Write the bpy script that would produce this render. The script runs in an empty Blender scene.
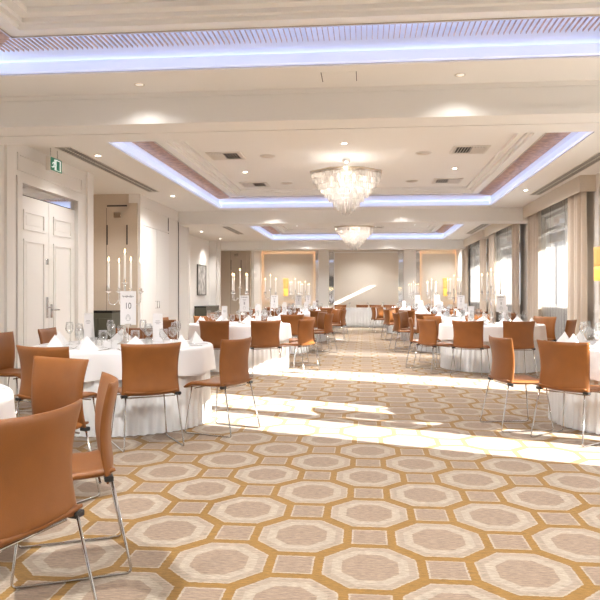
import bpy, math, random
from mathutils import Vector, Matrix
random.seed(7)
PI = math.pi
sin, cos = math.sin, math.cos
S = bpy.context.scene
COL = S.collection

# ------------------------------------------------------------------ materials
def new_mat(name):
    m = bpy.data.materials.new(name); m.use_nodes = True
    nt = m.node_tree
    return m, nt, nt.nodes.get('Principled BSDF')

def setp(b, **k):
    for n, v in k.items():
        n = n.replace('_', ' ')
        if n in b.inputs: b.inputs[n].default_value = v

def rgb(c): return (c[0], c[1], c[2], 1.0)

def plain(name, col, rough=0.5, metal=0.0, bump=0.0, bscale=200, var=0.0, vscale=6, spec=0.5, sheen=0.0):
    m, nt, b = new_mat(name)
    setp(b, Base_Color=rgb(col), Roughness=rough, Metallic=metal, Specular_IOR_Level=spec, Sheen_Weight=sheen)
    tc = nt.nodes.new('ShaderNodeTexCoord')
    if var > 0:
        n = nt.nodes.new('ShaderNodeTexNoise'); n.inputs['Scale'].default_value = vscale; n.inputs['Detail'].default_value = 4
        r = nt.nodes.new('ShaderNodeValToRGB')
        r.color_ramp.elements[0].position = 0.3; r.color_ramp.elements[1].position = 0.7
        r.color_ramp.elements[0].color = rgb([c*(1-var) for c in col]); r.color_ramp.elements[1].color = rgb([min(1, c*(1+var)) for c in col])
        nt.links.new(tc.outputs['Object'], n.inputs['Vector']); nt.links.new(n.outputs['Fac'], r.inputs['Fac']); nt.links.new(r.outputs['Color'], b.inputs['Base Color'])
    if bump > 0:
        n = nt.nodes.new('ShaderNodeTexNoise'); n.inputs['Scale'].default_value = bscale; n.inputs['Detail'].default_value = 3
        bp = nt.nodes.new('ShaderNodeBump'); bp.inputs['Strength'].default_value = bump; bp.inputs['Distance'].default_value = 0.004
        nt.links.new(tc.outputs['Object'], n.inputs['Vector']); nt.links.new(n.outputs['Fac'], bp.inputs['Height']); nt.links.new(bp.outputs['Normal'], b.inputs['Normal'])
    return m

def emit(name, col, strength, base=None):
    m, nt, b = new_mat(name)
    setp(b, Base_Color=rgb(base or col), Roughness=0.5, Emission_Color=rgb(col), Emission_Strength=strength)
    return m

def clear_glass(name, tint=(1, 1, 1), gloss=0.12, body=0.0):
    m, nt, b = new_mat(name)
    nt.nodes.remove(b)
    out = nt.nodes.get('Material Output')
    t = nt.nodes.new('ShaderNodeBsdfTransparent'); t.inputs['Color'].default_value = rgb(tint)
    g = nt.nodes.new('ShaderNodeBsdfGlossy'); g.inputs['Roughness'].default_value = 0.03
    lw = nt.nodes.new('ShaderNodeLayerWeight'); lw.inputs['Blend'].default_value = 0.35
    mp = nt.nodes.new('ShaderNodeMath'); mp.operation = 'MULTIPLY_ADD'; mp.inputs[1].default_value = 0.30; mp.inputs[2].default_value = gloss
    mp.use_clamp = True
    mx = nt.nodes.new('ShaderNodeMixShader')
    nt.links.new(lw.outputs['Fresnel'], mp.inputs[0]); nt.links.new(mp.outputs[0], mx.inputs['Fac'])
    nt.links.new(t.outputs[0], mx.inputs[1]); nt.links.new(g.outputs[0], mx.inputs[2])
    last = mx
    if body > 0:
        d = nt.nodes.new('ShaderNodeBsdfTranslucent'); d.inputs['Color'].default_value = (0.95, 0.93, 0.9, 1)
        m2 = nt.nodes.new('ShaderNodeMixShader'); m2.inputs['Fac'].default_value = body
        nt.links.new(mx.outputs[0], m2.inputs[1]); nt.links.new(d.outputs[0], m2.inputs[2]); last = m2
    nt.links.new(last.outputs[0], out.inputs['Surface'])
    return m

def sheer_mat():
    m, nt, b = new_mat('sheer_fabric')
    nt.nodes.remove(b); out = nt.nodes.get('Material Output')
    t = nt.nodes.new('ShaderNodeBsdfTransparent')
    tl = nt.nodes.new('ShaderNodeBsdfTranslucent'); tl.inputs['Color'].default_value = (0.26, 0.255, 0.25, 1)
    df = nt.nodes.new('ShaderNodeBsdfDiffuse'); df.inputs['Color'].default_value = (0.66, 0.64, 0.62, 1)
    a = nt.nodes.new('ShaderNodeMixShader'); a.inputs['Fac'].default_value = 0.4
    c = nt.nodes.new('ShaderNodeMixShader'); c.inputs['Fac'].default_value = 0.40
    nt.links.new(tl.outputs[0], a.inputs[1]); nt.links.new(df.outputs[0], a.inputs[2])
    nt.links.new(t.outputs[0], c.inputs[1]); nt.links.new(a.outputs[0], c.inputs[2]); nt.links.new(c.outputs[0], out.inputs['Surface'])
    return m

def carpet_mat():
    m, nt, b = new_mat('octagon_carpet')
    N, L = nt.nodes, nt.links
    setp(b, Roughness=0.95, Specular_IOR_Level=0.1, Sheen_Weight=0.15)
    tc = N.new('ShaderNodeTexCoord'); sp = N.new('ShaderNodeSeparateXYZ')
    wob = N.new('ShaderNodeTexNoise'); wob.inputs['Scale'].default_value = 60; wob.inputs['Detail'].default_value = 2
    L.new(tc.outputs['Object'], wob.inputs['Vector'])
    va = N.new('ShaderNodeVectorMath'); va.operation = 'MULTIPLY_ADD'
    va.inputs[1].default_value = (0.014, 0.012, 0); L.new(wob.outputs['Color'], va.inputs[0]); L.new(tc.outputs['Object'], va.inputs[2])
    L.new(va.outputs[0], sp.inputs[0])
    def M(op, a, bb=None, cc=None):
        n = N.new('ShaderNodeMath'); n.operation = op
        for i, x in enumerate((a, bb, cc)):
            if x is None: continue
            if isinstance(x, (int, float)): n.inputs[i].default_value = x
            else: L.new(x, n.inputs[i])
        return n.outputs[0]
    PX, PY = 0.351, 0.39
    OX, OY = 0.023, 3.14
    x = M('SUBTRACT', sp.outputs[0], OX + 0.007); y = M('SUBTRACT', sp.outputs[1], OY + 0.006)
    def fold(v, P, sh):   # distance to nearest multiple of 2P, shifted by sh*P
        return M('ABSOLUTE', M('SUBTRACT', M('FLOORED_MODULO', M('ADD', v, P*(1-sh)), 2*P), P))
    W, H, CC = 0.217, 0.236, 0.227
    def octd(fx, fy):
        return M('MAXIMUM', M('MAXIMUM', M('SUBTRACT', fx, W), M('SUBTRACT', fy, H)), M('SUBTRACT', M('ADD', M('MULTIPLY', fx, 0.734), M('MULTIPLY', fy, 0.679)), CC))
    def sqd(fx, fy):
        return M('MAXIMUM', M('SUBTRACT', fx, 0.091), M('SUBTRACT', fy, 0.103))
    x0, x1, y0, y1 = fold(x, PX, 0), fold(x, PX, 1), fold(y, PY, 0), fold(y, PY, 1)
    do = M('MINIMUM', octd(x0, y0), octd(x1, y1))
    ds = M('MINIMUM', sqd(x0, y1), sqd(x1, y0))
    d = M('MINIMUM', do, ds)
    fib = N.new('ShaderNodeTexNoise'); fib.inputs['Scale'].default_value = 1.0; fib.inputs['Detail'].default_value = 5; fib.inputs['Roughness'].default_value = 0.75
    mpg = N.new('ShaderNodeMapping'); mpg.inputs['Scale'].default_value = (22, 120, 22)
    L.new(tc.outputs['Object'], mpg.inputs['Vector']); L.new(mpg.outputs[0], fib.inputs['Vector'])
    gold, taupe, pale, inner = (0.255, 0.138, 0.033, 1), (0.325, 0.258, 0.20, 1), (0.375, 0.31, 0.242, 1), (0.285, 0.208, 0.152, 1)
    def less(v, t):   # 1 where v < t
        return M('LESS_THAN', v, t)
    def mix(f, a, bb):
        n = N.new('ShaderNodeMix'); n.data_type = 'RGBA'
        L.new(f, n.inputs[0])
        for i, c in ((6, a), (7, bb)):
            if isinstance(c, tuple): n.inputs[i].default_value = c
            else: L.new(c, n.inputs[i])
        return n.outputs[2]
    c = mix(less(d, 0.0), gold, pale)
    c = mix(less(d, -0.009), c, taupe)
    c = mix(less(ds, -0.009), c, inner)
    c = mix(less(do, -0.042), c, pale)
    c = mix(less(do, -0.088), c, inner)
    hs = N.new('ShaderNodeHueSaturation'); L.new(c, hs.inputs['Color'])
    mr = N.new('ShaderNodeMapRange'); mr.inputs[1].default_value = 0.25; mr.inputs[2].default_value = 0.75; mr.inputs[3].default_value = 0.45; mr.inputs[4].default_value = 1.55
    L.new(fib.outputs['Fac'], mr.inputs[0]); L.new(mr.outputs[0], hs.inputs['Value'])
    L.new(hs.outputs[0], b.inputs['Base Color'])
    bp = N.new('ShaderNodeBump'); bp.inputs['Strength'].default_value = 0.35; bp.inputs['Distance'].default_value = 0.004
    L.new(fib.outputs['Fac'], bp.inputs['Height']); L.new(bp.outputs[0], b.inputs['Normal'])
    return m

def wall_fabric(name, col):
    m, nt, b = new_mat(name)
    N, L = nt.nodes, nt.links
    tc = N.new('ShaderNodeTexCoord'); w = N.new('ShaderNodeTexNoise'); w.inputs['Scale'].default_value = 40; w.inputs['Detail'].default_value = 3
    r = N.new('ShaderNodeValToRGB'); r.color_ramp.elements[0].color = rgb([c*0.96 for c in col]); r.color_ramp.elements[1].color = rgb([min(1, c*1.03) for c in col])
    L.new(tc.outputs['Object'], w.inputs['Vector']); L.new(w.outputs['Fac'], r.inputs['Fac']); L.new(r.outputs['Color'], b.inputs['Base Color'])
    setp(b, Roughness=0.75, Specular_IOR_Level=0.25)
    return m

M_ = {}
M_['carpet'] = carpet_mat()
M_['ceil'] = plain('ceiling_paint', (0.86, 0.845, 0.815), 0.8, spec=0.2)
M_['wall'] = plain('wall_paint', (0.81, 0.785, 0.75), 0.45, spec=0.3)
M_['door'] = plain('door_paint', (0.84, 0.82, 0.795), 0.35, spec=0.4)
M_['tan'] = wall_fabric('tan_wall_covering', (0.58, 0.49, 0.395))
M_['beige'] = wall_fabric('beige_wall_covering', (0.74, 0.67, 0.585))
M_['seam'] = plain('shadow_gap', (0.05, 0.04, 0.035), 0.7)
M_['black'] = plain('black_plastic', (0.015, 0.015, 0.015), 0.4)
M_['leather'] = plain('tan_leather', (0.228, 0.080, 0.0165), 0.42, bump=0.12, bscale=260, var=0.07, vscale=9, spec=0.4)
M_['chrome'] = plain('chrome_steel', (0.60, 0.59, 0.58), 0.13, 1.0)
M_['silver'] = plain('polished_silver', (0.86, 0.85, 0.84), 0.10, 1.0)
M_['linen'] = plain('white_linen', (0.86, 0.865, 0.88), 0.85, bump=0.15, bscale=500, spec=0.15, sheen=0.2)
M_['skirt'] = plain('white_skirt_fabric', (0.86, 0.88, 0.90), 0.8, spec=0.15, sheen=0.2)
M_['napkin'] = plain('white_napkin', (0.86, 0.86, 0.87), 0.8, spec=0.1)
M_['glass'] = clear_glass('drinking_glass', (0.99, 0.995, 0.995), 0.07)
M_['pane'] = clear_glass('window_glass', (0.97, 0.98, 0.98), 0.02)
M_['crystal'] = clear_glass('chandelier_crystal', (0.98, 0.95, 0.92), 0.22, body=0.48)
M_['paper'] = plain('card_paper', (0.84, 0.83, 0.84), 0.6)
M_['ink'] = plain('grey_ink', (0.16, 0.16, 0.17), 0.6)
M_['paleink'] = plain('pale_grey_ink', (0.45, 0.44, 0.45), 0.6)
M_['wax'] = plain('white_wax', (0.88, 0.86, 0.82), 0.4)
M_['flame'] = emit('candle_flame', (1.0, 0.72, 0.35), 7.0)
M_['wick'] = plain('black_wick', (0.02, 0.02, 0.02), 0.9)
M_['drape'] = plain('taupe_drape', (0.60, 0.51, 0.42), 0.8, bump=0.2, bscale=300, spec=0.15, sheen=0.2)
M_['pelmet'] = wall_fabric('pelmet_fabric', (0.66, 0.59, 0.505))
M_['sheer'] = sheer_mat()
def fill_screen_mat(tcol, name):
    m, nt, b = new_mat(name)
    nt.nodes.remove(b); out = nt.nodes.get('Material Output')
    tl = nt.nodes.new('ShaderNodeBsdfTranslucent'); tl.inputs['Color'].default_value = tcol
    df = nt.nodes.new('ShaderNodeBsdfDiffuse'); df.inputs['Color'].default_value = (0.7, 0.69, 0.67, 1)
    a = nt.nodes.new('ShaderNodeMixShader'); a.inputs['Fac'].default_value = 0.25
    nt.links.new(tl.outputs[0], a.inputs[1]); nt.links.new(df.outputs[0], a.inputs[2]); nt.links.new(a.outputs[0], out.inputs['Surface'])
    return m
M_['fillscreen'] = fill_screen_mat((0.45, 0.445, 0.43, 1), 'added_fill_fabric')  # translucent sheet added to spread sunlight as soft side fill
M_['dimfill'] = fill_screen_mat((0.07, 0.07, 0.07, 1), 'added_dim_fill_fabric')  # dimmer version for the added fill behind the camera
M_['frame'] = plain('white_window_frame', (0.80, 0.78, 0.75), 0.4)
M_['brown'] = plain('brown_blind', (0.16, 0.11, 0.08), 0.7)
M_['wood'] = plain('walnut_slats', (0.50, 0.29, 0.155), 0.40, var=0.25, vscale=14)
M_['louvreglow'] = emit('self_lit_louvre_board', (0.36, 0.52, 1.0), 0.46, (0.75, 0.77, 0.85))  # board emits the bluish LED light of the cavity itself
M_['led'] = emit('cove_led', (0.46, 0.61, 1.0), 4.2)
M_['ledface'] = emit('led_diffuser', (0.42, 0.57, 1.0), 0.32, (0.8, 0.8, 0.85))
M_['warmled'] = emit('warm_led', (1.0, 0.70, 0.42), 3.0)
M_['lamp'] = emit('downlight_lens', (1.0, 0.90, 0.76), 14.0)
M_['lampdim'] = emit('recessed_lens', (1.0, 0.92, 0.8), 0.25)
M_['lampsoft'] = emit('frosted_bulb', (1.0, 0.88, 0.72), 1.4)
M_['amber'] = emit('amber_shade', (1.0, 0.55, 0.18), 0.28, (0.75, 0.40, 0.12))
M_['ambercap'] = emit('amber_glow', (1.0, 0.58, 0.13), 0.55, (0.85, 0.45, 0.08))
M_['ventw'] = plain('vent_metal', (0.72, 0.68, 0.62), 0.45)
M_['ventd'] = plain('dark_duct', (0.045, 0.04, 0.036), 0.8)
M_['green'] = emit('exit_green', (0.02, 0.22, 0.13), 0.08, (0.01, 0.19, 0.11))
M_['signw'] = emit('exit_white', (0.85, 0.95, 0.88), 0.25, (0.8, 0.85, 0.82))
M_['mirror'] = plain('mirror_glass', (0.80, 0.81, 0.82), 0.04, 1.0)
M_['cab'] = plain('olive_grey_cabinet', (0.075, 0.075, 0.055), 0.35)
M_['cabtop'] = plain('black_worktop', (0.02, 0.02, 0.02), 0.25)
M_['brass'] = plain('aged_brass', (0.62, 0.53, 0.42), 0.25, 1.0)
M_['terrace'] = plain('terrace_stone', (0.62, 0.60, 0.56), 0.9, var=0.1)
M_['art'] = plain('mottled_canvas', (0.45, 0.43, 0.41), 0.7, var=0.45, vscale=5)
M_['artframe'] = plain('dark_frame', (0.12, 0.11, 0.10), 0.4)
M_['steel'] = plain('cutlery_steel', (0.75, 0.75, 0.75), 0.15, 1.0)

# ------------------------------------------------------------------ mesh tools
class MB:
    def __init__(s): s.v, s.f, s.sm = [], [], []
    def add(s, vs, fs, smooth=False):
        o = len(s.v); s.v += [tuple(p) for p in vs]
        for q in fs: s.f.append([i + o for i in q]); s.sm.append(smooth)
        return s
    def box(s, x0, x1, y0, y1, z0, z1, mtx=None):
        p = [Vector((x, y, z)) for z in (z0, z1) for y in (y0, y1) for x in (x0, x1)]
        if mtx: p = [mtx @ q for q in p]
        return s.add(p, [(0, 2, 3, 1), (4, 5, 7, 6), (0, 1, 5, 4), (2, 6, 7, 3), (0, 4, 6, 2), (1, 3, 7, 5)])
    def cbox(s, x0, x1, y0, y1, z0, z1, c=0.004):      # box with chamfered edges
        cs = []
        vs = []; fs = []
        lo = (x0, y0, z0); hi = (x1, y1, z1)
        idx = {}
        for sx in (0, 1):
            for sy in (0, 1):
                for sz in (0, 1):
                    for ax in range(3):
                        p = []
                        for k, sg in enumerate((sx, sy, sz)):
                            b = (lo[k], hi[k])[sg]
                            if k != ax: b += c if sg == 0 else -c
                            p.append(b)
                        idx[(sx, sy, sz, ax)] = len(vs); vs.append(p)
        I = lambda a, b, d, ax: idx[(a, b, d, ax)]
        for ax in range(3):
            for sg in (0, 1):
                o = [k for k in range(3) if k != ax]
                q = []
                for (u, w) in ((0, 0), (1, 0), (1, 1), (0, 1)):
                    t = [0, 0, 0]; t[ax] = sg; t[o[0]] = u; t[o[1]] = w
                    q.append(I(*t, ax))
                fs.append(q)
        for ax in range(3):          # edges along axis ax
            o = [k for k in range(3) if k != ax]
            for (u, w) in ((0, 0), (1, 0), (1, 1), (0, 1)):
                t0 = [0, 0, 0]; t0[o[0]] = u; t0[o[1]] = w; t1 = list(t0); t1[ax] = 1
                fs.append([I(*t0, o[0]), I(*t0, o[1]), I(*t1, o[1]), I(*t1, o[0])])
        for sx in (0, 1):
            for sy in (0, 1):
                for sz in (0, 1): fs.append([I(sx, sy, sz, 0), I(sx, sy, sz, 1), I(sx, sy, sz, 2)])
        return s.add(vs, fs)
    def lathe(s, prof, n=16, c=(0, 0, 0), smooth=True, cap=True):
        vs, fs = [], []
        for r, z in prof:
            for k in range(n):
                a = 2*PI*k/n; vs.append((c[0] + r*cos(a), c[1] + r*sin(a), c[2] + z))
        for i in range(len(prof) - 1):
            for k in range(n):
                k2 = (k + 1) % n
                fs.append((i*n + k, i*n + k2, (i+1)*n + k2, (i+1)*n + k))
        if cap:
            fs.append(tuple(reversed(range(n)))); fs.append(tuple((len(prof)-1)*n + k for k in range(n)))
        return s.add(vs, fs, smooth)
    def tube(s, pts, r, n=8, closed=False):
        P = [Vector(p) for p in pts]
        m = len(P); vs, fs = [], []
        rs = r if isinstance(r, (list, tuple)) else [r]*m
        prev = None
        for i in range(m):
            if closed: t = P[(i+1) % m] - P[i-1]
            else: t = P[min(i+1, m-1)] - P[max(i-1, 0)]
            t.normalize()
            if prev is None:
                a = Vector((0, 0, 1)) if abs(t.z) < 0.9 else Vector((1, 0, 0))
                u = t.cross(a).normalized()
            else:
                u = (prev - t*prev.dot(t)).normalized()
            prev = u; w = t.cross(u)
            for k in range(n):
                a = 2*PI*k/n; vs.append(P[i] + u*(rs[i]*cos(a)) + w*(rs[i]*sin(a)))
        for i in range(m if closed else m - 1):
            j = (i+1) % m
            for k in range(n):
                k2 = (k+1) % n
                fs.append((i*n+k, i*n+k2, j*n+k2, j*n+k))
        if not closed:
            fs.append(tuple(reversed(range(n)))); fs.append(tuple((m-1)*n+k for k in range(n)))
        return s.add(vs, fs, True)
    def sheet(s, fn, nu, nv, thick, smooth=True):      # fn(u,v) -> Vector, u,v in 0..1; thick: number or fn(u,v)
        P = [[Vector(fn(i/nu, j/nv)) for i in range(nu+1)] for j in range(nv+1)]
        vs = []
        for side in (1, -1):
            for j in range(nv+1):
                for i in range(nu+1):
                    du = P[j][min(i+1, nu)] - P[j][max(i-1, 0)]; dv = P[min(j+1, nv)][i] - P[max(j-1, 0)][i]
                    n = du.cross(dv); n.normalize()
                    t = thick(i/nu, j/nv) if callable(thick) else thick
                    vs.append(P[j][i] + n*(side*t/2))
        w = nu + 1; o = (nv+1)*w; fs = []
        for j in range(nv):
            for i in range(nu):
                a, b, c, d = j*w+i, j*w+i+1, (j+1)*w+i+1, (j+1)*w+i
                fs.append((a, b, c, d)); fs.append((o+d, o+c, o+b, o+a))
        for i in range(nu):
            fs.append((i+1, i, o+i, o+i+1)); b = nv*w; fs.append((b+i, b+i+1, o+b+i+1, o+b+i))
        for j in range(nv):
            fs.append((j*w, (j+1)*w, o+(j+1)*w, o+j*w)); e = j*w+nu; fs.append((e+w, e, o+e, o+e+w))
        return s.add(vs, fs, smooth)
    def build(s, name, mat, parent=None):
        me = bpy.data.meshes.new(name); me.from_pydata(s.v, [], s.f)
        me.polygons.foreach_set('use_smooth', s.sm); me.update()
        o = bpy.data.objects.new(name, me); COL.objects.link(o)
        me.materials.append(M_[mat] if isinstance(mat, str) else mat)
        if parent: o.parent = parent
        return o

def tag(o, label, cat, group=None):
    o['label'] = label; o['category'] = cat
    if group: o['group'] = group
    return o
def thing(name, label, cat, loc=(0, 0, 0), rz=0, group=None):
    o = bpy.data.objects.new(name, None); COL.objects.link(o)
    o.location = loc; o.rotation_euler = (0, 0, rz); o.empty_display_size = 0.1
    return tag(o, label, cat, group)
def struct(name, mb, mat, parent=None):
    o = mb.build(name, mat, parent)
    if not parent: o['kind'] = 'structure'
    return o
KIDS = {}
def kids(o):
    return [c for c in COL.objects if c.parent == o]
def remember(o):
    ks = kids(o); KIDS[o.name] = ks
    for k in ks: KIDS[k.name] = kids(k)
def copy_tree(o, parent=None):
    c = o.copy(); COL.objects.link(c)
    if parent: c.parent = parent
    for k in KIDS.get(o.name, []): copy_tree(k, c)
    return c
class Proto:
    """first use places the built thing itself, later uses copy it with its parts"""
    def __init__(s, o): s.o = o; s.used = False; remember(o)
    def place(s, loc, rz, label, cat, group):
        if not s.used: o = s.o; s.used = True
        else: o = copy_tree(s.o)
        o.location = loc; o.rotation_euler = (0, 0, rz)
        tag(o, label, cat, group)
        return o
def fillet(pts, r, n=5):
    out = [Vector(pts[0])]
    for i in range(1, len(pts)-1):
        p, a, b = Vector(pts[i]), Vector(pts[i-1]), Vector(pts[i+1])
        d1, d2 = (a-p).normalized(), (b-p).normalized()
        p1, p2 = p + d1*r, p + d2*r
        for k in range(n+1):
            t = k/n; out.append(p1*(1-t)**2 + p*2*t*(1-t) + p2*t*t)
    out.append(Vector(pts[-1])); return out

# ------------------------------------------------------------------ room constants
ZC = 3.20                       # soffit height
XL, XR = -4.40, 3.72            # wall faces
Y0, Y1 = -2.4, 28.5
XREC = -5.60                    # back of the recesses on the door side
ZB = 2.90                       # underside of the beams
BEAMS = [(6.41, 7.10), (15.6, 16.15), (24.5, 25.05)]
TRAYS = [(-1.9, 5.75), (7.62, 15.07), (16.72, 24.0)]
TX0, TX1 = -3.27, 2.72

# floor
struct('floor', MB().box(XREC-0.2, XR+0.35, Y0-0.2, Y1+0.2, -0.12, 0.0), 'carpet')
struct('terrace', MB().box(XR+0.36, 16, -14, 36, -0.3, -0.14), 'terrace')

# ceiling: soffit with the three tray openings
mb = MB()
ys = Y0 - 0.2
for a, b in TRAYS:
    mb.box(XREC-0.2, XR+0.35, ys, a, ZC, ZC+0.12)
    mb.box(XREC-0.2, TX0, a, b, ZC, ZC+0.12); mb.box(TX1, XR+0.35, a, b, ZC, ZC+0.12)
    ys = b
mb.box(XREC-0.2, XR+0.35, ys, 26.2, ZC, ZC+0.12)
mb.box(XREC-0.2, XR+0.35, 27.1, Y1+0.2, ZC, ZC+0.12)
mb.box(XREC-0.2, XR+0.35, 26.2, 27.1, ZC+0.3, ZC+0.4)
mb.box(XREC-0.2, XR+0.35, 26.1, 26.2, ZC+0.12, ZC+0.4); mb.box(XREC-0.2, XR+0.35, 27.1, 27.2, ZC+0.12, ZC+0.4)
struct('ceiling', mb, 'ceil')
# last bay: narrow cove with its led line
mb = MB(); mb.box(-4.3, XR, 27.04, 27.1, ZC+0.06, ZC+0.16); struct('trim_cove_light', mb, 'ledface')

def ring(mb, x0, x1, y0, y1, w, z0, z1):      # rectangular frame, w wide, inside the given outline
    mb.box(x0, x1, y0, y0+w, z0, z1); mb.box(x0, x1, y1-w, y1, z0, z1)
    mb.box(x0, x0+w, y0+w, y1-w, z0, z1); mb.box(x1-w, x1, y0+w, y1-w, z0, z1)
def oring(mb, x0, x1, y0, y1, w, z0, z1):     # same, w wide, outside the outline
    ring(mb, x0-w, x1+w, y0-w, y1+w, w, z0, z1)

ZG = 3.40; ZP = 3.52
for k, (a, b) in enumerate(TRAYS):
    x0, x1 = TX0, TX1
    mb = MB(); oring(mb, x0, x1, a, b, 0.10, ZC+0.12, ZP+0.12)          # upstand
    oring(mb, x0, x1, a, b, 0.02, ZC-0.012, ZC+0.012)                   # small bead round the opening
    struct('ceiling_upstand', mb, 'ceil')
    mb = MB(); ring(mb, x0+0.045, x1-0.045, a+0.045, b-0.045, 0.012, ZC+0.005, ZC+0.085); ring(mb, x0, x1, a, b, 0.046, ZC+0.004, ZC+0.03)
    struct('trim_led_diffuser', mb, 'ledface')
    mb = MB(); ring(mb, x0+0.005, x1-0.005, a+0.005, b-0.005, 0.03, ZC+0.031, ZC+0.045)
    struct('trim_led_strip', mb, 'led')
    # slatted walnut grille: board above glows in place of cavity LED light, slats across the band
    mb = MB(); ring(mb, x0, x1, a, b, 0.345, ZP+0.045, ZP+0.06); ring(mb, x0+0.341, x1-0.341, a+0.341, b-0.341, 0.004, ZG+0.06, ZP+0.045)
    struct('ceiling_louvre_board', mb, 'louvreglow')
    sl = MB(); st = 0.045; hw = 0.0024; za, zb = ZG, ZG+0.019
    n = int((x1-x0)/st)
    for i in range(n+1):
        xx = x0 + i*st; q = min(0.33, xx-x0, x1-xx)
        if q < 0.02: continue
        sl.box(xx-hw, xx+hw, a, a+q, za, zb); sl.box(xx-hw, xx+hw, b-q, b, za, zb)
    n = int((b-a)/st)
    for i in range(n+1):
        yy = a + i*st; q = min(0.33, yy-a, b-yy)
        if q < 0.02: continue
        sl.box(x0, x0+q, yy-hw, yy+hw, za, zb); sl.box(x1-q, x1, yy-hw, yy+hw, za, zb)
    struct('ceiling_louvre_slats', sl, 'wood')
    # brass edge and stepped mouldings, then the raised panel
    mb = MB(); ring(mb, x0+0.33, x1-0.33, a+0.33, b-0.33, 0.015, ZG-0.012, ZG+0.05); struct('trim_brass_edge', mb, 'brass')
    mb = MB()
    ring(mb, x0+0.345, x1-0.345, a+0.345, b-0.345, 0.13, ZG, ZG+0.06)
    ring(mb, x0+0.475, x1-0.475, a+0.475, b-0.475, 0.05, ZG+0.04, ZG+0.10)
    ring(mb, x0+0.525, x1-0.525, a+0.525, b-0.525, 0.09, ZG+0.075, ZG+0.14)
    mb.box(x0+0.3, x1-0.3, a+0.3, b-0.3, ZP, ZP+0.04)
    struct('ceiling_panel', mb, 'ceil')

# beams with mouldings and the partition track groove
for k, (a, b) in enumerate(BEAMS):
    mb = MB(); xl = XL - 0.02 if k < 2 else XREC
    mid = (a+b)/2
    mb.box(xl, XR, a, mid-0.012, ZB, ZC); mb.box(xl, XR, mid+0.012, b, ZB, ZC)
    mb.box(xl, XR, a+0.02, b-0.02, ZB+0.05, ZC)
    for (u, w) in ((a-0.022, a), (b, b+0.022)):
        mb.box(xl, XR, u, w, ZB, ZB+0.05); mb.box(xl, XR, u+0.006, w-0.006, ZB+0.05, ZB+0.075)
        mb.box(xl, XR, u+0.004, w-0.004, ZC-0.045, ZC)
    struct('ceiling_beam', mb, 'ceil')
    struct('trim_track', MB().box(xl, XR, mid-0.012, mid+0.012, ZB+0.03, ZB+0.05), 'seam')

# ------------------------------------------------------------------ left wall (door side)
def xframe(mb, X, y0, y1, z0, z1, w=0.045, d=0.02, sgn=1):     # raised moulding frame on a wall plane x = X
    e = X + sgn*d
    xa, xb = min(X, e), max(X, e)
    mb.box(xa, xb, y0, y1, z0, z0+w); mb.box(xa, xb, y0, y1, z1-w, z1)
    mb.box(xa, xb, y0, y0+w, z0+w, z1-w); mb.box(xa, xb, y1-w, y1, z0+w, z1-w)
def yframe(mb, Y, x0, x1, z0, z1, w=0.045, d=0.02, sgn=-1):
    e = Y + sgn*d
    ya, yb = min(Y, e), max(Y, e)
    mb.box(x0, x1, ya, yb, z0, z0+w); mb.box(x0, x1, ya, yb, z1-w, z1)
    mb.box(x0, x0+w, ya, yb, z0+w, z1-w); mb.box(x1-w, x1, ya, yb, z0+w, z1-w)

DY0, DYM, DY1, DZ = 8.30, 9.15, 10.0, 2.54
mb = MB()
mb.box(XL-0.2, XL, Y0-0.2, DY0, 0, ZC); mb.box(XL-0.2, XL, DY1, 10.63, 0, ZC); mb.box(XL-0.2, XL, DY0, DY1, DZ+0.14, ZC)
# panel mouldings and pilaster strips
for (a, b) in ((-2.0, 0.2), (0.5, 2.9), (3.2, 5.9)):
    xframe(mb, XL, a, b, 1.05, 2.98); xframe(mb, XL, a, b, 0.2, 0.9)
mb.box(XL, XL+0.05, 6.0, 6.5, 0, ZC)
xframe(mb, XL, 6.75, 7.85, 1.05, 3.05); xframe(mb, XL, 6.75, 7.85, 0.2, 0.9)
mb.box(XL, XL+0.035, 7.95, 8.16, 0, ZC)
xframe(mb, XL, 8.25, 10.25, 2.84, 3.07, 0.035)
mb.box(XL, XL+0.05, 8.18, 8.30, 0, 2.68); mb.box(XL, XL+0.05, 10.0, 10.12, 0, 2.68); mb.box(XL, XL+0.052, 8.17, 10.13, 2.68, 2.76)
mb.box(XL, XL+0.03, 10.40, 10.63, 0, ZC)
struct('wall_left', mb, 'wall')
# recess lining
mb = MB()
mb.box(XREC-0.2, XREC, 10.4, 16.0, 0, ZC)
mb.box(XREC, XL-0.2, 10.43, 10.63, 0, ZC)
mb.box(XREC, XL-0.14, 12.75, 12.9, 0, ZC)
mb.box(XREC, -4.40, 25.9, 26.1, 0, ZC)
struct('wall_recess', mb, 'tan')
# second length of wall with the store doors
XB = XL + 0.05
mb = MB()
mb.box(XL-0.14, XB, 12.75, 16.55, 0, ZC)
mb.box(XB, XB+0.04, 12.75, 12.93, 0, ZC)
mb.box(XB, XB+0.02, 12.93, 14.72, 2.62, 2.66)
xframe(mb, XB, 14.75, 15.5, 0.25, 3.0, 0.02, 0.012); xframe(mb, XB, 15.62, 16.45, 0.25, 3.0, 0.02, 0.012)
mb.box(XB, XB+0.018, 12.93, 15.6, 2.97, 3.0)
struct('wall_left_far', mb, 'wall')
mb = MB(); mb.box(XB, XB+0.012, 14.73, 14.745, 0.02, 2.95); mb.box(XB, XB+0.012, 15.56, 15.575, 0.02, 2.95); struct('trim_seam', mb, 'seam')
mb = MB(); mb.box(XREC-0.2, XREC, 16.0, Y1, 0, ZC); xframe(mb, XREC, 16.8, 19.2, 0.3, 3.0); xframe(mb, XREC, 19.4, 21.4, 0.3, 3.0); mb.box(XREC, XREC+0.35, 24.3, 24.5, 0, ZC); mb.box(-4.60, XL+0.05, 26.1, Y1, 0, ZC); mb.box(XREC, XREC+0.25, 24.1, 24.3, 0, ZC)
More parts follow.
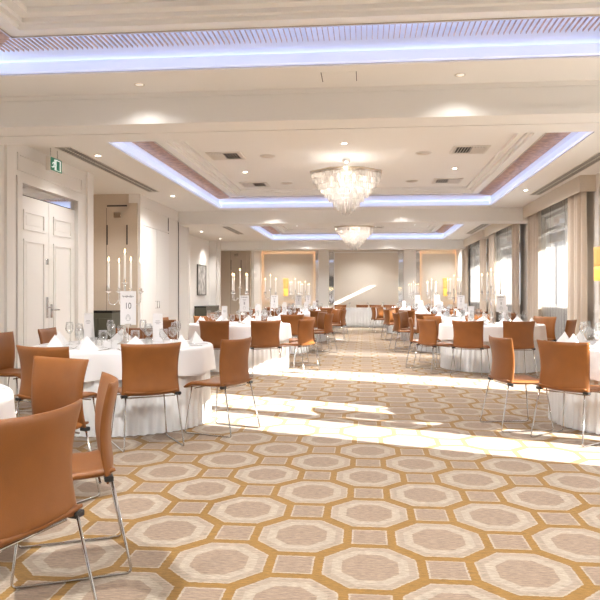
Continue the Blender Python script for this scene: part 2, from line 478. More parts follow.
xframe(mb, XL+0.05, 26.3, 28.2, 0.3, 3.0)
struct('wall_left_end', mb, 'wall')

# doors on the left wall
def door_leaf(name, X, y0, y1, z1, handle_y, panels, latch=True):
    mb = MB(); mb.box(X-0.05, X, y0+0.004, y1-0.004, 0.01, z1)
    a, b = y0+0.13, y1-0.13
    for (pz0, pz1) in panels: xframe(mb, X, a, b, pz0, pz1, 0.035, 0.014); mb.box(X, X+0.006, a+0.07, b-0.07, pz0+0.07, pz1-0.07)
    o = struct(name, mb, 'door')
    return o
d1 = door_leaf('door_1', XL-0.01, DY0, DYM, DZ, 9.07, ((0.22, 1.98), (2.10, 2.36)))
d2 = door_leaf('door_2', XL-0.01, DYM, DY1, DZ, 9.23, ((0.22, 1.98), (2.10, 2.36)))
mb = MB(); mb.cbox(XL-0.01, XL+0.004, 9.06, 9.11, 0.93, 1.22, 0.002)
mb.tube(fillet([(XL, 9.085, 1.08), (XL+0.055, 9.085, 1.08), (XL+0.055, 8.95, 1.08)], 0.02), 0.010); mb.lathe([(0.014, 0), (0.014, 0.012)], 10, (XL, 9.085, 0.96))
mb.build('door_handle', 'chrome', d1)
MB().cbox(XL-0.01, XL+0.012, 9.05, 9.10, 1.67, 1.75, 0.003).build('door_lock', 'chrome', d1)
mb = MB(); mb.cbox(XL-0.01, XL+0.004, 9.19, 9.24, 0.93, 1.12, 0.002)
mb.tube(fillet([(XL, 9.215, 1.04), (XL+0.055, 9.215, 1.04), (XL+0.055, 9.34, 1.04)], 0.02), 0.010)
mb.build('door_handle', 'chrome', d2)
struct('window_transom', MB().box(XL-0.03, XL-0.012, DY0, DY1, DZ+0.012, DZ+0.14), 'mirror')
struct('wall_behind_doors', MB().box(XL-0.2, XL-0.08, DY0, DY1, 0, DZ+0.14), 'seam')
for nm, a, b, hy in (('door_3', 12.95, 13.80, 13.74), ('door_4', 13.82, 14.70, 13.88)):
    mb = MB(); mb.box(XB+0.002, XB+0.03, a, b, 0.02, 2.60)
    o = struct(nm, mb, 'door')
    mb = MB(); mb.tube([(XB+0.03, hy, 1.12), (XB+0.07, hy, 1.12), (XB+0.07, hy, 0.98), (XB+0.03, hy, 0.98)], 0.008)
    mb.build('door_handle', 'chrome', o)
mb = MB(); mb.box(XB+0.002, XB+0.008, 13.80, 13.82, 0.02, 2.6); struct('trim_gap', mb, 'seam')

# flush partition-store doors seen end on (two alike)
def store_door(name, Y, x0, x1, lab):
    o = struct(name, MB().box(x0, x1, Y-0.03, Y-0.002, 0.02, 3.02), 'tan')
    xa, xb = x1-0.60, x1-0.20
    g = MB(); g.box(xa, xb, Y-0.036, Y-0.028, 2.955, 2.985)
    g.box(xa-0.01, xa+0.015, Y-0.036, Y-0.028, 1.9 + 0.32, 2.60); g.box(xb-0.015, xb+0.01, Y-0.036, Y-0.028, 1.9+0.32, 2.60)
    g.box(xa-0.014, xa-0.008, Y-0.033, Y-0.028, 0.05, 2.93)
    g.build('vent_slot', 'seam', o)
    MB().cbox((xa+xb)/2-0.06, (xa+xb)/2+0.08, Y-0.06, Y-0.03, 2.74, 2.84).build('door_sign', 'brass', o)
    k = MB(); k.lathe([(0.008, 0), (0.018, 0.015), (0.02, 0.03), (0.012, 0.045)], 10); kk = k.build('door_knob', 'black', o)
    kk.location = (xa+0.03, Y-0.03, 1.42); kk.rotation_euler = (PI/2, 0, 0)
store_door('door_5', 12.75, XREC+0.02, -4.36, '')
store_door('door_6', 25.9, XREC+0.04, -4.55, '')

# low cabinets in the recesses
def cabinet(label, x0, x1, y0, y1, h):
    cx, cy = (x0+x1)/2, (y0+y1)/2
    t = thing('sideboard', label, 'cabinet', (cx, cy, 0), 0, 'dark sideboards by the door-side wall')
    w, d = (x1-x0)/2, (y1-y0)/2
    MB().box(-w+0.01, w-0.01, -d+0.01, d-0.01, 0.0, h-0.04).build('body', 'cab', t)
    MB().cbox(-w, w, -d, d, h-0.04, h).build('top', 'cabtop', t)
    if w < d:
        for s in (-1, 1): 
            dd = MB().cbox(w-0.012, w+0.006, min(s*0.01, s*(d-0.02)), max(s*0.01, s*(d-0.02)), 0.08, h-0.14).build('door', 'cab', t)
            MB().box(w+0.006, w+0.02, s*0.05-0.006, s*0.05+0.006, 0.45, 0.6).build('handle', 'black', dd)
    else:
        for s in (-1, 1):
            dd = MB().cbox(min(s*0.01, s*(w-0.02)), max(s*0.01, s*(w-0.02)), -d-0.006, -d+0.012, 0.08, h-0.14).build('door', 'cab', t)
            MB().box(s*0.04-0.006, s*0.04+0.006, -d-0.02, -d-0.006, 0.45, 0.6).build('handle', 'black', dd)
cabinet('low olive-grey sideboard with black top in the recess behind table 10', -5.15, -4.62, 12.1, 12.6, 0.96)
cabinet('low dark sideboard in the farther recess beneath the framed picture', XREC+0.02, XREC+0.42, 21.9, 23.9, 0.88)
t = thing('framed_picture', 'tall framed mottled grey picture hung in the farther wall recess', 'picture', (XREC+0.02, 22.9, 1.76))
mb = MB(); xframe(mb, -0.018, -0.6, 0.6, -0.52, 0.52, 0.035, 0.045); mb.build('frame', 'artframe', t)
MB().box(-0.018, 0.01, -0.57, 0.57, -0.49, 0.49).build('canvas', 'art', t)

# ------------------------------------------------------------------ end wall and back wall
mb = MB(); mb.box(XL-0.2, -3.6, Y0-0.2, Y0, 0, ZC); mb.box(2.9, XR+0.35, Y0-0.2, Y0, 0, ZC); mb.box(-3.6, 2.9, Y0-0.2, Y0, 0, 0.15); mb.box(-3.6, 2.9, Y0-0.2, Y0, 2.9, ZC)
struct('wall_back', mb, 'wall')
mb = MB()
for i in range(5): mb.box(-3.6+i*1.61, -3.54+i*1.61, Y0-0.14, Y0-0.08, 0.15, 2.9)
mb.box(-3.6, 2.9, Y0-0.14, Y0-0.08, 0.15, 0.21); mb.box(-3.6, 2.9, Y0-0.14, Y0-0.08, 2.84, 2.9)
o = struct('window_7', mb, 'frame')  # unseen window added behind the camera for frontal fill
MB().box(-3.6, 2.9, Y0-0.06, Y0-0.058, 0.15, 2.9).build('added_fill_screen', 'dimfill', o)  # added translucent sheet, turns sun into weak soft fill
struct('wall_far', MB().box(XREC, XR+0.9, Y1, Y1+0.2, 0, ZC+0.4), 'beige')
def lit_panel(name, x0, x1, z0, z1):
    o = struct(name, MB().cbox(x0, x1, Y1-0.09, Y1-0.05, z0, z1, 0.006), 'beige')
    mb = MB(); e = 0.02
    mb.box(x0+e, x1-e, Y1-0.035, Y1-0.02, z0+e, z0+e+0.02); mb.box(x0+e, x1-e, Y1-0.035, Y1-0.02, z1-e-0.02, z1-e)
    mb.box(x0+e, x0+e+0.02, Y1-0.035, Y1-0.02, z0+e, z1-e); mb.box(x1-e-0.02, x1-e, Y1-0.035, Y1-0.02, z0+e, z1-e)
    mb.build('trim_warm_light', 'warmled', o)
lit_panel('wall_panel', -4.25, -2.14, 0.98, 3.0)
lit_panel('wall_panel', 2.32, XR-0.02, 0.98, 2.98)
mb = MB(); mb.box(-1.93, -1.51, Y1-0.22, Y1, 0, ZC); mb.box(1.59, 2.09, Y1-0.22, Y1, 0, ZC)
struct('wall_far_columns', mb, 'wall')
mb = MB(); mb.box(-1.26, 1.36, Y1-0.10, Y1, 0, 3.0); struct('wall_far_panel', mb, 'beige')
mb = MB(); mb.box(1.36, 1.385, Y1-0.12, Y1, 0, 3.05); mb.box(-1.29, -1.26, Y1-0.12, Y1, 0, 3.05); mb.box(-1.29, 1.385, Y1-0.12, Y1, 3.0, 3.05); struct('trim_far_panel', mb, 'wall')
for i, (a, b) in enumerate(((-2.07, -1.94), (-1.50, -1.30), (1.39, 1.585), (2.10, 2.25))):
    t = thing('mirror_strip', ['narrow tall mirror strip beside the lit panel on door side', 'narrow tall mirror strip between column and centre panel, door side',
        'narrow tall mirror strip between centre panel and column, window side', 'narrow tall mirror strip beside the lit panel on window side'][i], 'mirror', ((a+b)/2, Y1-0.002, 0.02), 0, 'mirror strips on the end wall')
    h = (b-a)/2
    MB().box(-h+0.012, h-0.012, -0.02, 0, 0.9, 3.05).build('glass', 'mirror', t)
    mb = MB(); yframe(mb, 0, -h, h, 0.86, 3.08, 0.012, 0.03); mb.build('frame', 'silver', t)

# sconces
def sconce(label, x, y, z, rz, h, w):
    t = thing('wall_sconce', label, 'wall lamp', (x, y, z), rz, 'amber wall lamps')
    r = w/2
    def half(u, v): a = PI*u; return Vector((-r*cos(a)*(0.72+0.28*v), -0.02-r*0.75*sin(a), (v-0.5)*h))
    MB().sheet(lambda u, v: half(1-u, 0.42+0.58*v), 12, 6, 0.006).build('upper_shade', 'amber', t)
    MB().sheet(lambda u, v: half(1-u, 0.42*v), 12, 3, 0.006).build('lower_shade', 'ambercap', t)
    MB().cbox(-r*0.9, r*0.9, -0.02, 0, -h*0.45, h*0.45).build('back_plate', 'brass', t)
sconce('amber half-round wall lamp on end wall, door side', -3.31, Y1-0.09, 1.58, 0, 0.74, 0.24)
sconce('amber half-round wall lamp on end wall, window side', 3.30, Y1-0.09, 1.58, 0, 0.74, 0.24)
sconce('amber half-round wall lamp on the side wall before the first window', XR, 10.9, 1.73, -PI/2, 0.52, 0.44)

# ------------------------------------------------------------------ right wall (window side)
OPEN = [(-1.6, 2.1, 0.15, 2.85), (4.22, 6.28, 0.15, 2.85), (8.30, 9.50, 0.15, 2.85), (12.0, 15.0, 1.0, 2.92), (16.8, 19.9, 1.0, 2.92), (21.3, 24.3, 1.0, 2.92)]  # first opening is an unseen window added for fill
mb = MB(); y = Y0 - 0.2
for (a, b, z0, z1) in OPEN:
    mb.box(XR, XR+0.3, y, a, 0, ZC); mb.box(XR, XR+0.3, a, b, 0, z0); mb.box(XR, XR+0.3, a, b, z1, ZC); y = b
mb.box(XR, XR+0.3, y, Y1, 0, ZC)
for (a, b) in ((9.75, 11.26),):
    xframe(mb, XR, a, b, 1.05, 3.0, 0.045, 0.02, -1); xframe(mb, XR, a, b, 0.2, 0.92, 0.045, 0.02, -1)
mb.box(XR-0.03, XR, 9.6, 11.38, 0.96, 1.01)
xframe(mb, XR, 7.2, 8.1, 1.05, 2.8, 0.045, 0.02, -1)
struct('wall_right', mb, 'wall')
for k, (a, b, z0, z1) in enumerate(OPEN):
    X = XR + 0.12
    mb = MB(); w = 0.06
    mb.box(X, X+0.06, a, b, z0, z0+w); mb.box(X, X+0.06, a, b, z1-w, z1); mb.box(X, X+0.06, a, a+w, z0, z1); mb.box(X, X+0.06, b-w, b, z0, z1)
    ms = [(a+b)/2]
    if k == 1: ms = [5.17]; mw = 0.27
    else: mw = 0.07
    if k == 2: ms = []
    for m in ms: mb.box(X, X+0.06, m-mw/2, m+mw/2, z0, z1)
    if k >= 3: mb.box(X-0.02, X+0.06, a, b, 2.585, 2.645)
    mb.box(XR+0.002, XR+0.12, a, b, z0, z0+0.02)
    o = struct('window_%d' % (k+1), mb, 'frame')
    MB().box(X+0.025, X+0.031, a+w, b-w, z0+w, z1-w).build('window_pane', 'pane', o)
    if k == 0: MB().box(X-0.05, X-0.048, a, b, z0, z1).build('added_fill_screen', 'fillscreen', o)  # sheet added to diffuse sun into fill from the side
    if k >= 3: MB().box(XR+0.301, XR+0.80, a-0.4, b+0.4, 2.93, 3.15).build('added_shade_slab', 'brown', o)  # overhang added to keep sun off the upper panes
    if k >= 3: MB().box(X+0.08, X+0.2, a, b, 2.36, 2.58).build('window_blind', 'brown', o)

# drapes, sheers, pelmets for the three visible windows
def folded(name, X, ya, yb, z0, z1, n, amp, mat, label, cat, group, gather=0.0, seed=0, thick=0.004, nv=10):
    rnd = random.Random(seed)
    ph = [rnd.uniform(0, 2*PI) for _ in range(4)]
    L = yb - ya
    def fn(u, v):
        z = z0 + (z1-z0)*v
        env = 0.78 + 0.22*sin(5*u*PI+ph[0])
        warp = u + 0.012*sin(2*PI*3*u + ph[1] + v*0.7)
        a = amp*env*(1.0 + 0.25*(1-v))
        yy = ya + L*warp + 0.02*sin(2.2*v+ph[2])*(1-v)
        q = 2*PI*n*warp + ph[3] + 0.35*sin(2*v); return Vector((X + a*(sin(q) + 0.22*sin(2*q+ph[1]))/1.1, yy + a*0.35*cos(q)*(1 if n < 10 else 0), z))
    mb = MB().sheet(fn, n*10, nv, thick)
    o = mb.build(name, mat); tag(o, label, cat, group); return o
def pelmet_mesh(a, b):
    mb = MB(); mb.cbox(XR-0.25, XR-0.23, a, b, 2.93, ZC-0.004, 0.004); mb.box(XR-0.23, XR, a, a+0.02, 2.93, ZC-0.004); mb.box(XR-0.23, XR, b-0.02, b, 2.93, ZC-0.004)
    mb.box(XR-0.23, XR, a+0.02, b-0.02, ZC-0.02, ZC-0.004); return mb
WD = [(11.42, 15.42, 12.45, 14.45), (16.2, 20.25, 17.0, 19.3), (20.75, 25.35, 21.7, 24.35)]
NTH = ['first', 'second', 'third']
for k, (a, b, c, d) in enumerate(WD):
    g = 'curtains at the windows'
    t = tag(pelmet_mesh(a, b).build('curtain_pelmet', 'pelmet'), f'fabric covered beige pelmet box above the {NTH[k]} curtained window', 'pelmet', 'pelmets above the windows')
    folded('curtain_drape', XR-0.140, a+0.10, c, 0.01, 3.1, 5, 0.054, 'drape', f'taupe drape at the near side of the {NTH[k]} curtained window', 'curtain', g, seed=10+k)
    folded('curtain_drape', XR-0.140, d, b-0.10, 0.01, 3.1, 4, 0.054, 'drape', f'taupe drape at the far side of the {NTH[k]} curtained window', 'curtain', g, seed=20+k)
    folded('sheer_curtain', XR-0.034, c-0.25, d+0.25, 0.02, 3.05, 13, 0.016, 'sheer', f'white see-through sheer drawn across the {NTH[k]} curtained window', 'curtain', 'sheer curtains at the windows', seed=30+k, thick=0.0)

# ------------------------------------------------------------------ ceiling fittings
LIGHTS = []
def downlight(x, y, z, label, lens='lamp'):
    t = thing('downlight', label, 'ceiling light', (x, y, z), 0, 'recessed downlights')
    MB().lathe([(0.033, -0.001), (0.048, -0.006), (0.052, -0.003), (0.052, 0.0), (0.033, 0.0)], 16, smooth=True, cap=False).build('trim_ring', 'ventw', t)
    MB().lathe([(0.034, -0.004), (0.034, -0.001)], 16).build('lens', lens, t)
def spot(x, y, z, power, size=2.2, blend=0.35, col=(1.0, 0.985, 0.96)):
    l = bpy.data.lights.new('downlight_lamp', 'SPOT'); l.energy = power; l.spot_size = size; l.spot_blend = blend; l.color = col; l.shadow_soft_size = 0.05
    o = bpy.data.objects.new('downlight_lamp', l); o.location = (x, y, z-0.02); COL.objects.link(o)
BAY = ['nearest bay', 'middle bay', 'farther bay']
for k, (ba, bb) in enumerate(BEAMS):
    for x, w in ((-2.08, 'door side'), (0.84, 'window side')):
        downlight(x, ba-0.28, ZC, f'small recessed downlight in soffit strip before the {["first","second","third"][k]} beam, {w}', 'lampdim')
        spot(x, ba-0.28, ZC, 9, 2.4, 1.0)
for x, y, w in ((-3.72, 9.2, 'over the double door'), (-4.75, 11.4, 'inside the recess past the double door'), (-3.77, 13.1, 'before the flush store doors'), (2.98, 13.0, 'before the first curtained window')):
    downlight(x, y, ZC, f'small recessed downlight in side soffit {w}'); spot(x, y, ZC, 45 if x > -4.5 else 90, 2.3, 1.0)
for x, y, w in ((-2.2, 12.4, 'door side'), (-0.31, 10.2, 'just before the near chandelier'), (1.6, 12.4, 'window side')):
    downlight(x, y, ZP, f'small recessed downlight in the middle bay panel, {w}'); spot(x, y, ZP, 230, 2.85, 0.8)
for y, q in ((0.0, 'farthest back'), (3.5, 'nearer the first beam')):  # unseen fill lamps added above the nearest bay
    for x, w in ((-2.2, 'door side'), (1.6, 'window side')): spot(x, y, ZP, 230, 2.85, 0.8); downlight(x, y, ZP, f'added fill downlight in nearest bay panel, {w}, {q}')
for y, q in ((18.5, 'near one'), (22.2, 'far one')):  # extra lamps added to brighten the farther bay
    for x, w in ((-2.2, 'door side'), (1.6, 'window side')): spot(x, y, ZP, 250, 2.85, 0.8); downlight(x, y, ZP, f'added fill downlight in the farther bay panel, {w}, {q}')
for x, w in ((-3.3, 'door side'), (0.0, 'middle'), (3.2, 'window side')): spot(x, 27.2, ZC, 105, 2.5, 0.9); downlight(x, 27.3, ZC, f'added fill downlight close to the end wall, {w}')  # lamps added to brighten the end wall

for y in (18.0, 20.5, 23.2):  # lamps added to lighten the dim recess
    spot(-5.0, y, ZC, 70, 2.3, 0.8); downlight(-5.0, y, ZC, f'added fill downlight in farther wall recess, {["first","second","third"][int((y-17.9)/2.4)]} one')
def diffuser(x, y, z, label):
    t = thing('air_diffuser', label, 'air vent', (x, y, z), 0 if x < 0 else PI, 'square air diffusers')
    s = 0.28
    mb = MB(); ring(mb, -s, s, -s, s, 0.06, -0.014, 0); mb.build('frame', 'ventw', t)
    MB().box(-s+0.04, s-0.04, -s+0.04, s-0.04, -0.003, 0).build('duct', 'ventd', t)
    mb = MB()
    for i in range(11):
        xx = -s+0.06 + i*(2*s-0.12)/10
        mb.box(-0.023, 0.023, -s+0.05, s-0.05, -0.0015, 0.0015, Matrix.Translation((xx, 0, -0.018)) @ Matrix.Rotation(-0.75 if xx < 0.0 else 0.75, 4, 'Y'))
    mb.build('blades', 'ventw', t)
for x, y, w in ((-2.25, 10.9, 'near one on the door side of the middle bay'), (-2.25, 13.8, 'far one on the door side of the middle bay'), (1.62, 10.8, 'near one on the window side of the middle bay'),
                (1.62, 13.7, 'far one on the window side of the middle bay')):
    diffuser(x, y, ZP, f'square slatted air diffuser, {w}')
diffuser(0.35, 22.9, ZP, 'square slatted air diffuser past the far chandelier')
diffuser(-2.2, 20.2, ZP, 'square slatted air diffuser on the door side of farther bay')
for x, y, w in ((-1.58, 11.0, 'near one, door side'), (-1.58, 13.7, 'far one, door side'), (0.93, 11.0, 'near one, window side'), (0.93, 13.7, 'far one, window side')):
    t = thing('ceiling_speaker', f'round flat ceiling speaker in the middle bay panel, {w}', 'speaker', (x, y, ZP), 0, 'round ceiling speakers')
    MB().lathe([(0.10, -0.010), (0.122, -0.012), (0.13, -0.005), (0.13, 0.0)], 28).build('rim', 'ventw', t)
    MB().lathe([(0.0015, -0.0135), (0.10, -0.0125), (0.10, -0.009)], 28).build('grille', 'pelmet', t)

def slot_vent(x, ya, yb, label):
    cy = (ya+yb)/2; L = (yb-ya)/2
    t = thing('slot_vent', label, 'air vent', (x, cy, ZC), 0, 'long slot vents in the side soffits')
    mb = MB(); ring(mb, -0.11, 0.11, -L, L, 0.012, -0.01, 0); mb.build('frame', 'ventw', t)
    MB().box(-0.10, 0.10, -L+0.01, L-0.01, -0.002, 0).build('duct', 'ventd', t)
    mb = MB(); n = int(2*L/0.075)
    for i in range(n):
        yy = -L+0.02 + (2*L-0.04)*(i+0.5)/n
        mb.box(-0.10, 0.10, yy-0.010, yy+0.010, -0.006, -0.004)
    mb.box(-0.004, 0.004, -L+0.01, L-0.01, -0.009, -0.003)
    mb.build('blades', 'ventw', t)
slot_vent(-3.96, 8.62, 12.5, 'long dark slot vent in the door-side soffit of the middle bay')
slot_vent(-3.96, 17.4, 21.5, 'long dark slot vent in the door-side soffit of farther bay')
slot_vent(3.28, 8.2, 13.6, 'long dark slot vent in the window-side soffit of the middle bay')
slot_vent(3.28, 17.2, 22.0, 'long dark slot vent in the window-side soffit of farther bay')
t = thing('ceiling_hatch', 'small flush access hatch in the soffit before the first beam', 'hatch', (-0.23, 6.08, ZC))
MB().box(-0.15, 0.15, -0.13, 0.13, -0.003, 0).build('panel', 'ceil', t)
mb = MB(); mb.box(-0.157, -0.151, -0.13, 0.13, -0.002, 0); mb.box(0.151, 0.157, -0.13, 0.13, -0.002, 0); mb.build('seam', 'seam', t)

# exit sign
t = thing('exit_sign', 'green running-man exit sign hung above the white double door', 'exit sign', (XL+0.25, 8.76, 2.99))
MB().cbox(-0.03, 0.03, -0.18, 0.18, -0.10, 0.095).build('housing', 'ventw', t)
MB().box(0.0301, 0.033, -0.165, 0.165, -0.088, 0.083).build('green_face', 'green', t)
mb = MB()
mb.box(0.033, 0.036, -0.03, 0.13, -0.075, 0.07)
mb.build('door_symbol', 'signw', t)
mb = MB()
mb.lathe([(0.003, -0.016), (0.016, 0), (0.003, 0.016)], 8, (0.0355, -0.055, 0.05))
for pts in (((0.0355, -0.06, 0.03), (0.0355, -0.075, -0.02)), ((0.0355, -0.075, -0.02), (0.0355, -0.045, -0.04), (0.0355, -0.05, -0.075)), ((0.0355, -0.075, -0.02), (0.0355, -0.10, -0.045), (0.0355, -0.14, -0.045)),
            ((0.0355, -0.06, 0.025), (0.0355, -0.035, 0.005)), ((0.0355, -0.06, 0.025), (0.0355, -0.10, 0.02), (0.0355, -0.115, -0.005))):
    mb.tube(pts, 0.008, 6)
mb.build('running_figure', 'signw', t)
mb = MB(); mb.box(0.0362, 0.038, 0.0, 0.09, -0.07, 0.055); mb.build('door_opening', 'green', t)
mb = MB(); mb.tube([(0, -0.1, 0.095), (0, -0.1, ZC-2.99)], 0.006, 6); mb.tube([(0, 0.1, 0.095), (0, 0.1, ZC-2.99)], 0.006, 6); mb.build('hanger', 'chrome', t)

# ------------------------------------------------------------------ chandeliers
def octpts(R, n_side, flat=PI/8):
    out = []
    c = [(R*cos(flat + k*PI/4), R*sin(flat + k*PI/4)) for k in range(8)]
    for k in range(8):
        a, b = c[k], c[(k+1) % 8]
        for i in range(n_side): t = (i+0.5)/n_side; out.append((a[0]+(b[0]-a[0])*t, a[1]+(b[1]-a[1])*t))
    return out
def chandelier(label, x, y):
    t = thing('chandelier', label, 'chandelier', (x, y, 0), 0, 'crystal chandeliers')
    zr = 3.26
    mb = MB()
    for R, z, r in ((0.62, zr, 0.016), (0.60, zr-0.03, 0.008), (0.34, zr, 0.010)):
        mb.tube([(R*cos(PI/8+k*PI/4), R*sin(PI/8+k*PI/4), z) for k in range(8)], r, 8, True)
    for k in range(4):
        a = k*PI/4 + PI/8; mb.tube([(0.62*cos(a), 0.62*sin(a), zr), (-0.62*cos(a), -0.62*sin(a), zr)], 0.008, 6)
    mb.build('ring_frame', 'brass', t)
    MB().tube([(0, 0, zr), (0, 0, ZP-0.03)], 0.010, 8).build('stem', 'silver', t)
    MB().lathe([(0.02, -0.09), (0.07, -0.06), (0.075, -0.03), (0.075, 0)], 20, (0, 0, ZP)).build('ceiling_rose', 'silver', t)
    tiers = [(0.60, 15, 0.00), (0.535, 14, 0.085), (0.465, 12, 0.17), (0.39, 10, 0.255), (0.31, 8, 0.335), (0.23, 6, 0.415), (0.15, 4, 0.485), (0.075, 2, 0.55)]
    rnd = random.Random(3)
    for i, (R, n, dz) in enumerate(tiers):
        mb = MB(); zt = zr - 0.02 - dz
        for (px, py) in octpts(R, n):
            w = 0.013; L = 0.115 + rnd.uniform(-0.006, 0.006)
            a0 = rnd.uniform(0, PI)
            vs = []
            for q, zz, ww in ((0, zt, 0.4), (1, zt-0.02, 1.0), (2, zt-L+0.03, 1.0)):
                for k in range(4): vs.append((px + w*ww*cos(a0+k*PI/2), py + w*ww*sin(a0+k*PI/2), zz))
            vs.append((px, py, zt-L))
            fs = [(0, 1, 2, 3)] + [(q*4+k, q*4+(k+1) % 4, (q+1)*4+(k+1) % 4, (q+1)*4+k) for q in (0, 1) for k in range(4)] + [(8+k, 8+(k+1) % 4, 12) for k in range(4)]
            mb.add(vs, fs)
        o = mb.build('crystal_tier', 'crystal', t)
        fr = MB().tube([(R*cos(PI/8+k*PI/4), R*sin(PI/8+k*PI/4), zt+0.003) for k in range(8)], 0.005, 6, True).build('tier_ring', 'silver', o)
    for k in range(6):
        a = k*PI/3
        mb = MB().lathe([(0.004, -0.03), (0.018, -0.012), (0.02, 0.01), (0.008, 0.04)], 10, (0.25*cos(a), 0.25*sin(a), zr-0.07)); mb.build('bulb', 'lampsoft', t)
    for z, p in ((zr-0.12, 11),):
        l = bpy.data.lights.new('chandelier_lamp', 'POINT'); l.energy = p; l.color = (1.0, 0.91, 0.82); l.shadow_soft_size = 0.12
        o = bpy.data.objects.new('chandelier_lamp', l); o.location = (x, y, z); COL.objects.link(o)
chandelier('octagonal tiered crystal chandelier nearer the camera, in the middle bay', -0.31, 11.3)
chandelier('octagonal tiered crystal chandelier farther off, in the bay beyond', -0.31, 20.3)

# ------------------------------------------------------------------ chair
def make_chair():
    t = thing('banquet_chair', 'x', 'chair')
    def back(u, v):
        s = 2*u - 1
        w = 0.228 + 0.016*(2*v-1)**2 + 0.006*v
        z = 0.425 + 0.425*v + 0.008*s*s*v**3 + 0.030*(1-s*s)*(1-v)**5 - 0.012*s**4*(1-v)**6
        y = -0.210 - 0.010*v - 0.018*v*v + 0.026*sin(PI*v) + 0.050*s*s*(0.6+0.4*v)
        return Vector((s*w, y, z))
    def bt(u, v):
        s = abs(2*u-1); e = max(s, abs(2*v-1))
        return 0.036*max(0.25, (1 - e**14))
    MB().sheet(back, 24, 20, bt).build('backrest', 'leather', t)
    def seat(u, v):
        s = 2*u - 1
        y = -0.215 + 0.45*v
        z = 0.447 + 0.012*s*s - 0.010*sin(PI*v) - 0.045*max(0, (v-0.78)/0.22)**2 + 0.01*max(0, (0.15-v)/0.15)
        w = 0.222 + 0.012*v
        return Vector((s*w, y, z))
    def st(u, v):
        e = max(abs(2*u-1), abs(2*v-1)); return 0.042*max(0.3, (1 - e**12))
    MB().sheet(seat, 20, 20, st).build('seat', 'leather', t)
    for s in (-1, 1):
        pts = fillet([(s*0.212, -0.200, 0.43), (s*0.245, -0.285, 0.008), (s*0.245, 0.215, 0.008), (s*0.205, 0.165, 0.425)], 0.028)
        MB().tube(pts, 0.0062, 8).build('leg_frame', 'chrome', t)
        mb = MB().cbox(s*0.222-0.026, s*0.222+0.026, -0.206, -0.166, 0.422, 0.446, 0.004)
        mb.build('corner_cap', 'black', t)
    mb = MB(); mb.tube([(-0.208, 0.13, 0.408), (0.208, 0.13, 0.408)], 0.006, 6); mb.tube([(-0.21, -0.15, 0.412), (0.21, -0.15, 0.412)], 0.006, 6)
    mb.build('cross_bar', 'chrome', t)
    return t
CH = Proto(make_chair())

# ------------------------------------------------------------------ table
TR = 0.875
def make_table():
    t = thing('banquet_table', 'x', 'table')
    rnd = random.Random(5); ph = [rnd.uniform(0, 6.28) for _ in range(6)]
    n = 144; prof = [(0.002, 0.757), (0.5, 0.757), (0.84, 0.757), (0.862, 0.755), (TR-0.004, 0.745), (TR, 0.725), (TR+0.003, 0.66), (TR+0.006, 0.58), (TR+0.009, 0.50)]
    vs, fs = [], []
    for i, (r, z) in enumerate(prof):
        f = max(0, (0.74-z)/0.24)
        for k in range(n):
            a = 2*PI*k/n
            fold = f*(0.014*sin(9*a+ph[0]) + 0.010*sin(14*a+ph[1]) + 0.006*sin(23*a+ph[2]))
            vs.append(((r+fold)*cos(a), (r+fold)*sin(a), z + f*0.012*sin(9*a+ph[3])))
    for i in range(len(prof)-1):
        for k in range(n): fs.append((i*n+k, i*n+(k+1) % n, (i+1)*n+(k+1) % n, (i+1)*n+k))
    fs.append(tuple(range(n)))
    MB().add(vs, fs, True).build('tablecloth', 'linen', t)
    n = 420; m = 9; vs, fs = [], []
    for i in range(m):
        f = i/(m-1); z = 0.64*(1-f) + 0.006*f
        for k in range(n):
            a = 2*PI*k/n
            amp = (0.006 + 0.013*f)*(0.7 + 0.3*sin(5*a+1))
            r = 0.836 + amp*sin(62*a + 0.5*sin(3*a) + 0.15*f) + 0.006*f
            vs.append((r*cos(a), r*sin(a), z))
    for i in range(m-1):
        for k in range(n): fs.append((i*n+k, i*n+(k+1) % n, (i+1)*n+(k+1) % n, (i+1)*n+k))
    MB().add(vs, fs, True).build('table_skirt', 'skirt', t)
    return t
TB = Proto(make_table())
def make_napkin():
    mb = MB()
    A = Vector((0, 0, 0.125)); Lf, Rt, F, B = Vector((-0.135, 0.01, 0)), Vector((0.135, 0.01, 0)), Vector((0, -0.085, 0)), Vector((0, 0.075, 0))
    def tri(P, Q, R, bul, n=6):
        nrm = (Q-P).cross(R-P).normalized(); pts = {}; vs, fs = [], []
        for i in range(n+1):
            for j in range(n+1-i):
                u, v = i/n, j/n; w = 1-u-v
                pts[(i, j)] = len(vs); vs.append(P*w + Q*u + R*v + nrm*bul*27*u*v*w)
        for i in range(n):
            for j in range(n-i):
                fs.append((pts[(i, j)], pts[(i+1, j)], pts[(i, j+1)]))
                if i+j < n-1: fs.append((pts[(i+1, j)], pts[(i+1, j+1)], pts[(i, j+1)]))
        mb.add(vs, fs, False)
    tri(A, Lf, F, 0.008); tri(A, F, Rt, 0.008); tri(A, B, Lf, -0.004); tri(A, Rt, B, -0.004)
    mb.add([Lf, F, Rt, B], [(0, 3, 2, 1)])
    # second folded layer in front
    A2, L2, R2, F2 = Vector((0, -0.012, 0.103)), Vector((-0.105, -0.012, 0.002)), Vector((0.105, -0.012, 0.002)), Vector((0, -0.098, 0.002))
    tri(A2, L2, F2, 0.004); tri(A2, F2, R2, 0.004)
    return mb.build('folded_napkin', 'napkin')
NP = Proto(make_napkin())
def make_wine():
    prof = [(0.036, 0), (0.034, 0.003), (0.008, 0.008), (0.004, 0.02), (0.004, 0.095), (0.010, 0.105), (0.030, 0.125), (0.040, 0.155), (0.038, 0.19), (0.031, 0.225)]
    inn = [(0.029, 0.225), (0.036, 0.19), (0.038, 0.156), (0.028, 0.128), (0.006, 0.11)]
    return MB().lathe(prof + inn, 16).build('wine_glass', 'glass')
WG = Proto(make_wine())
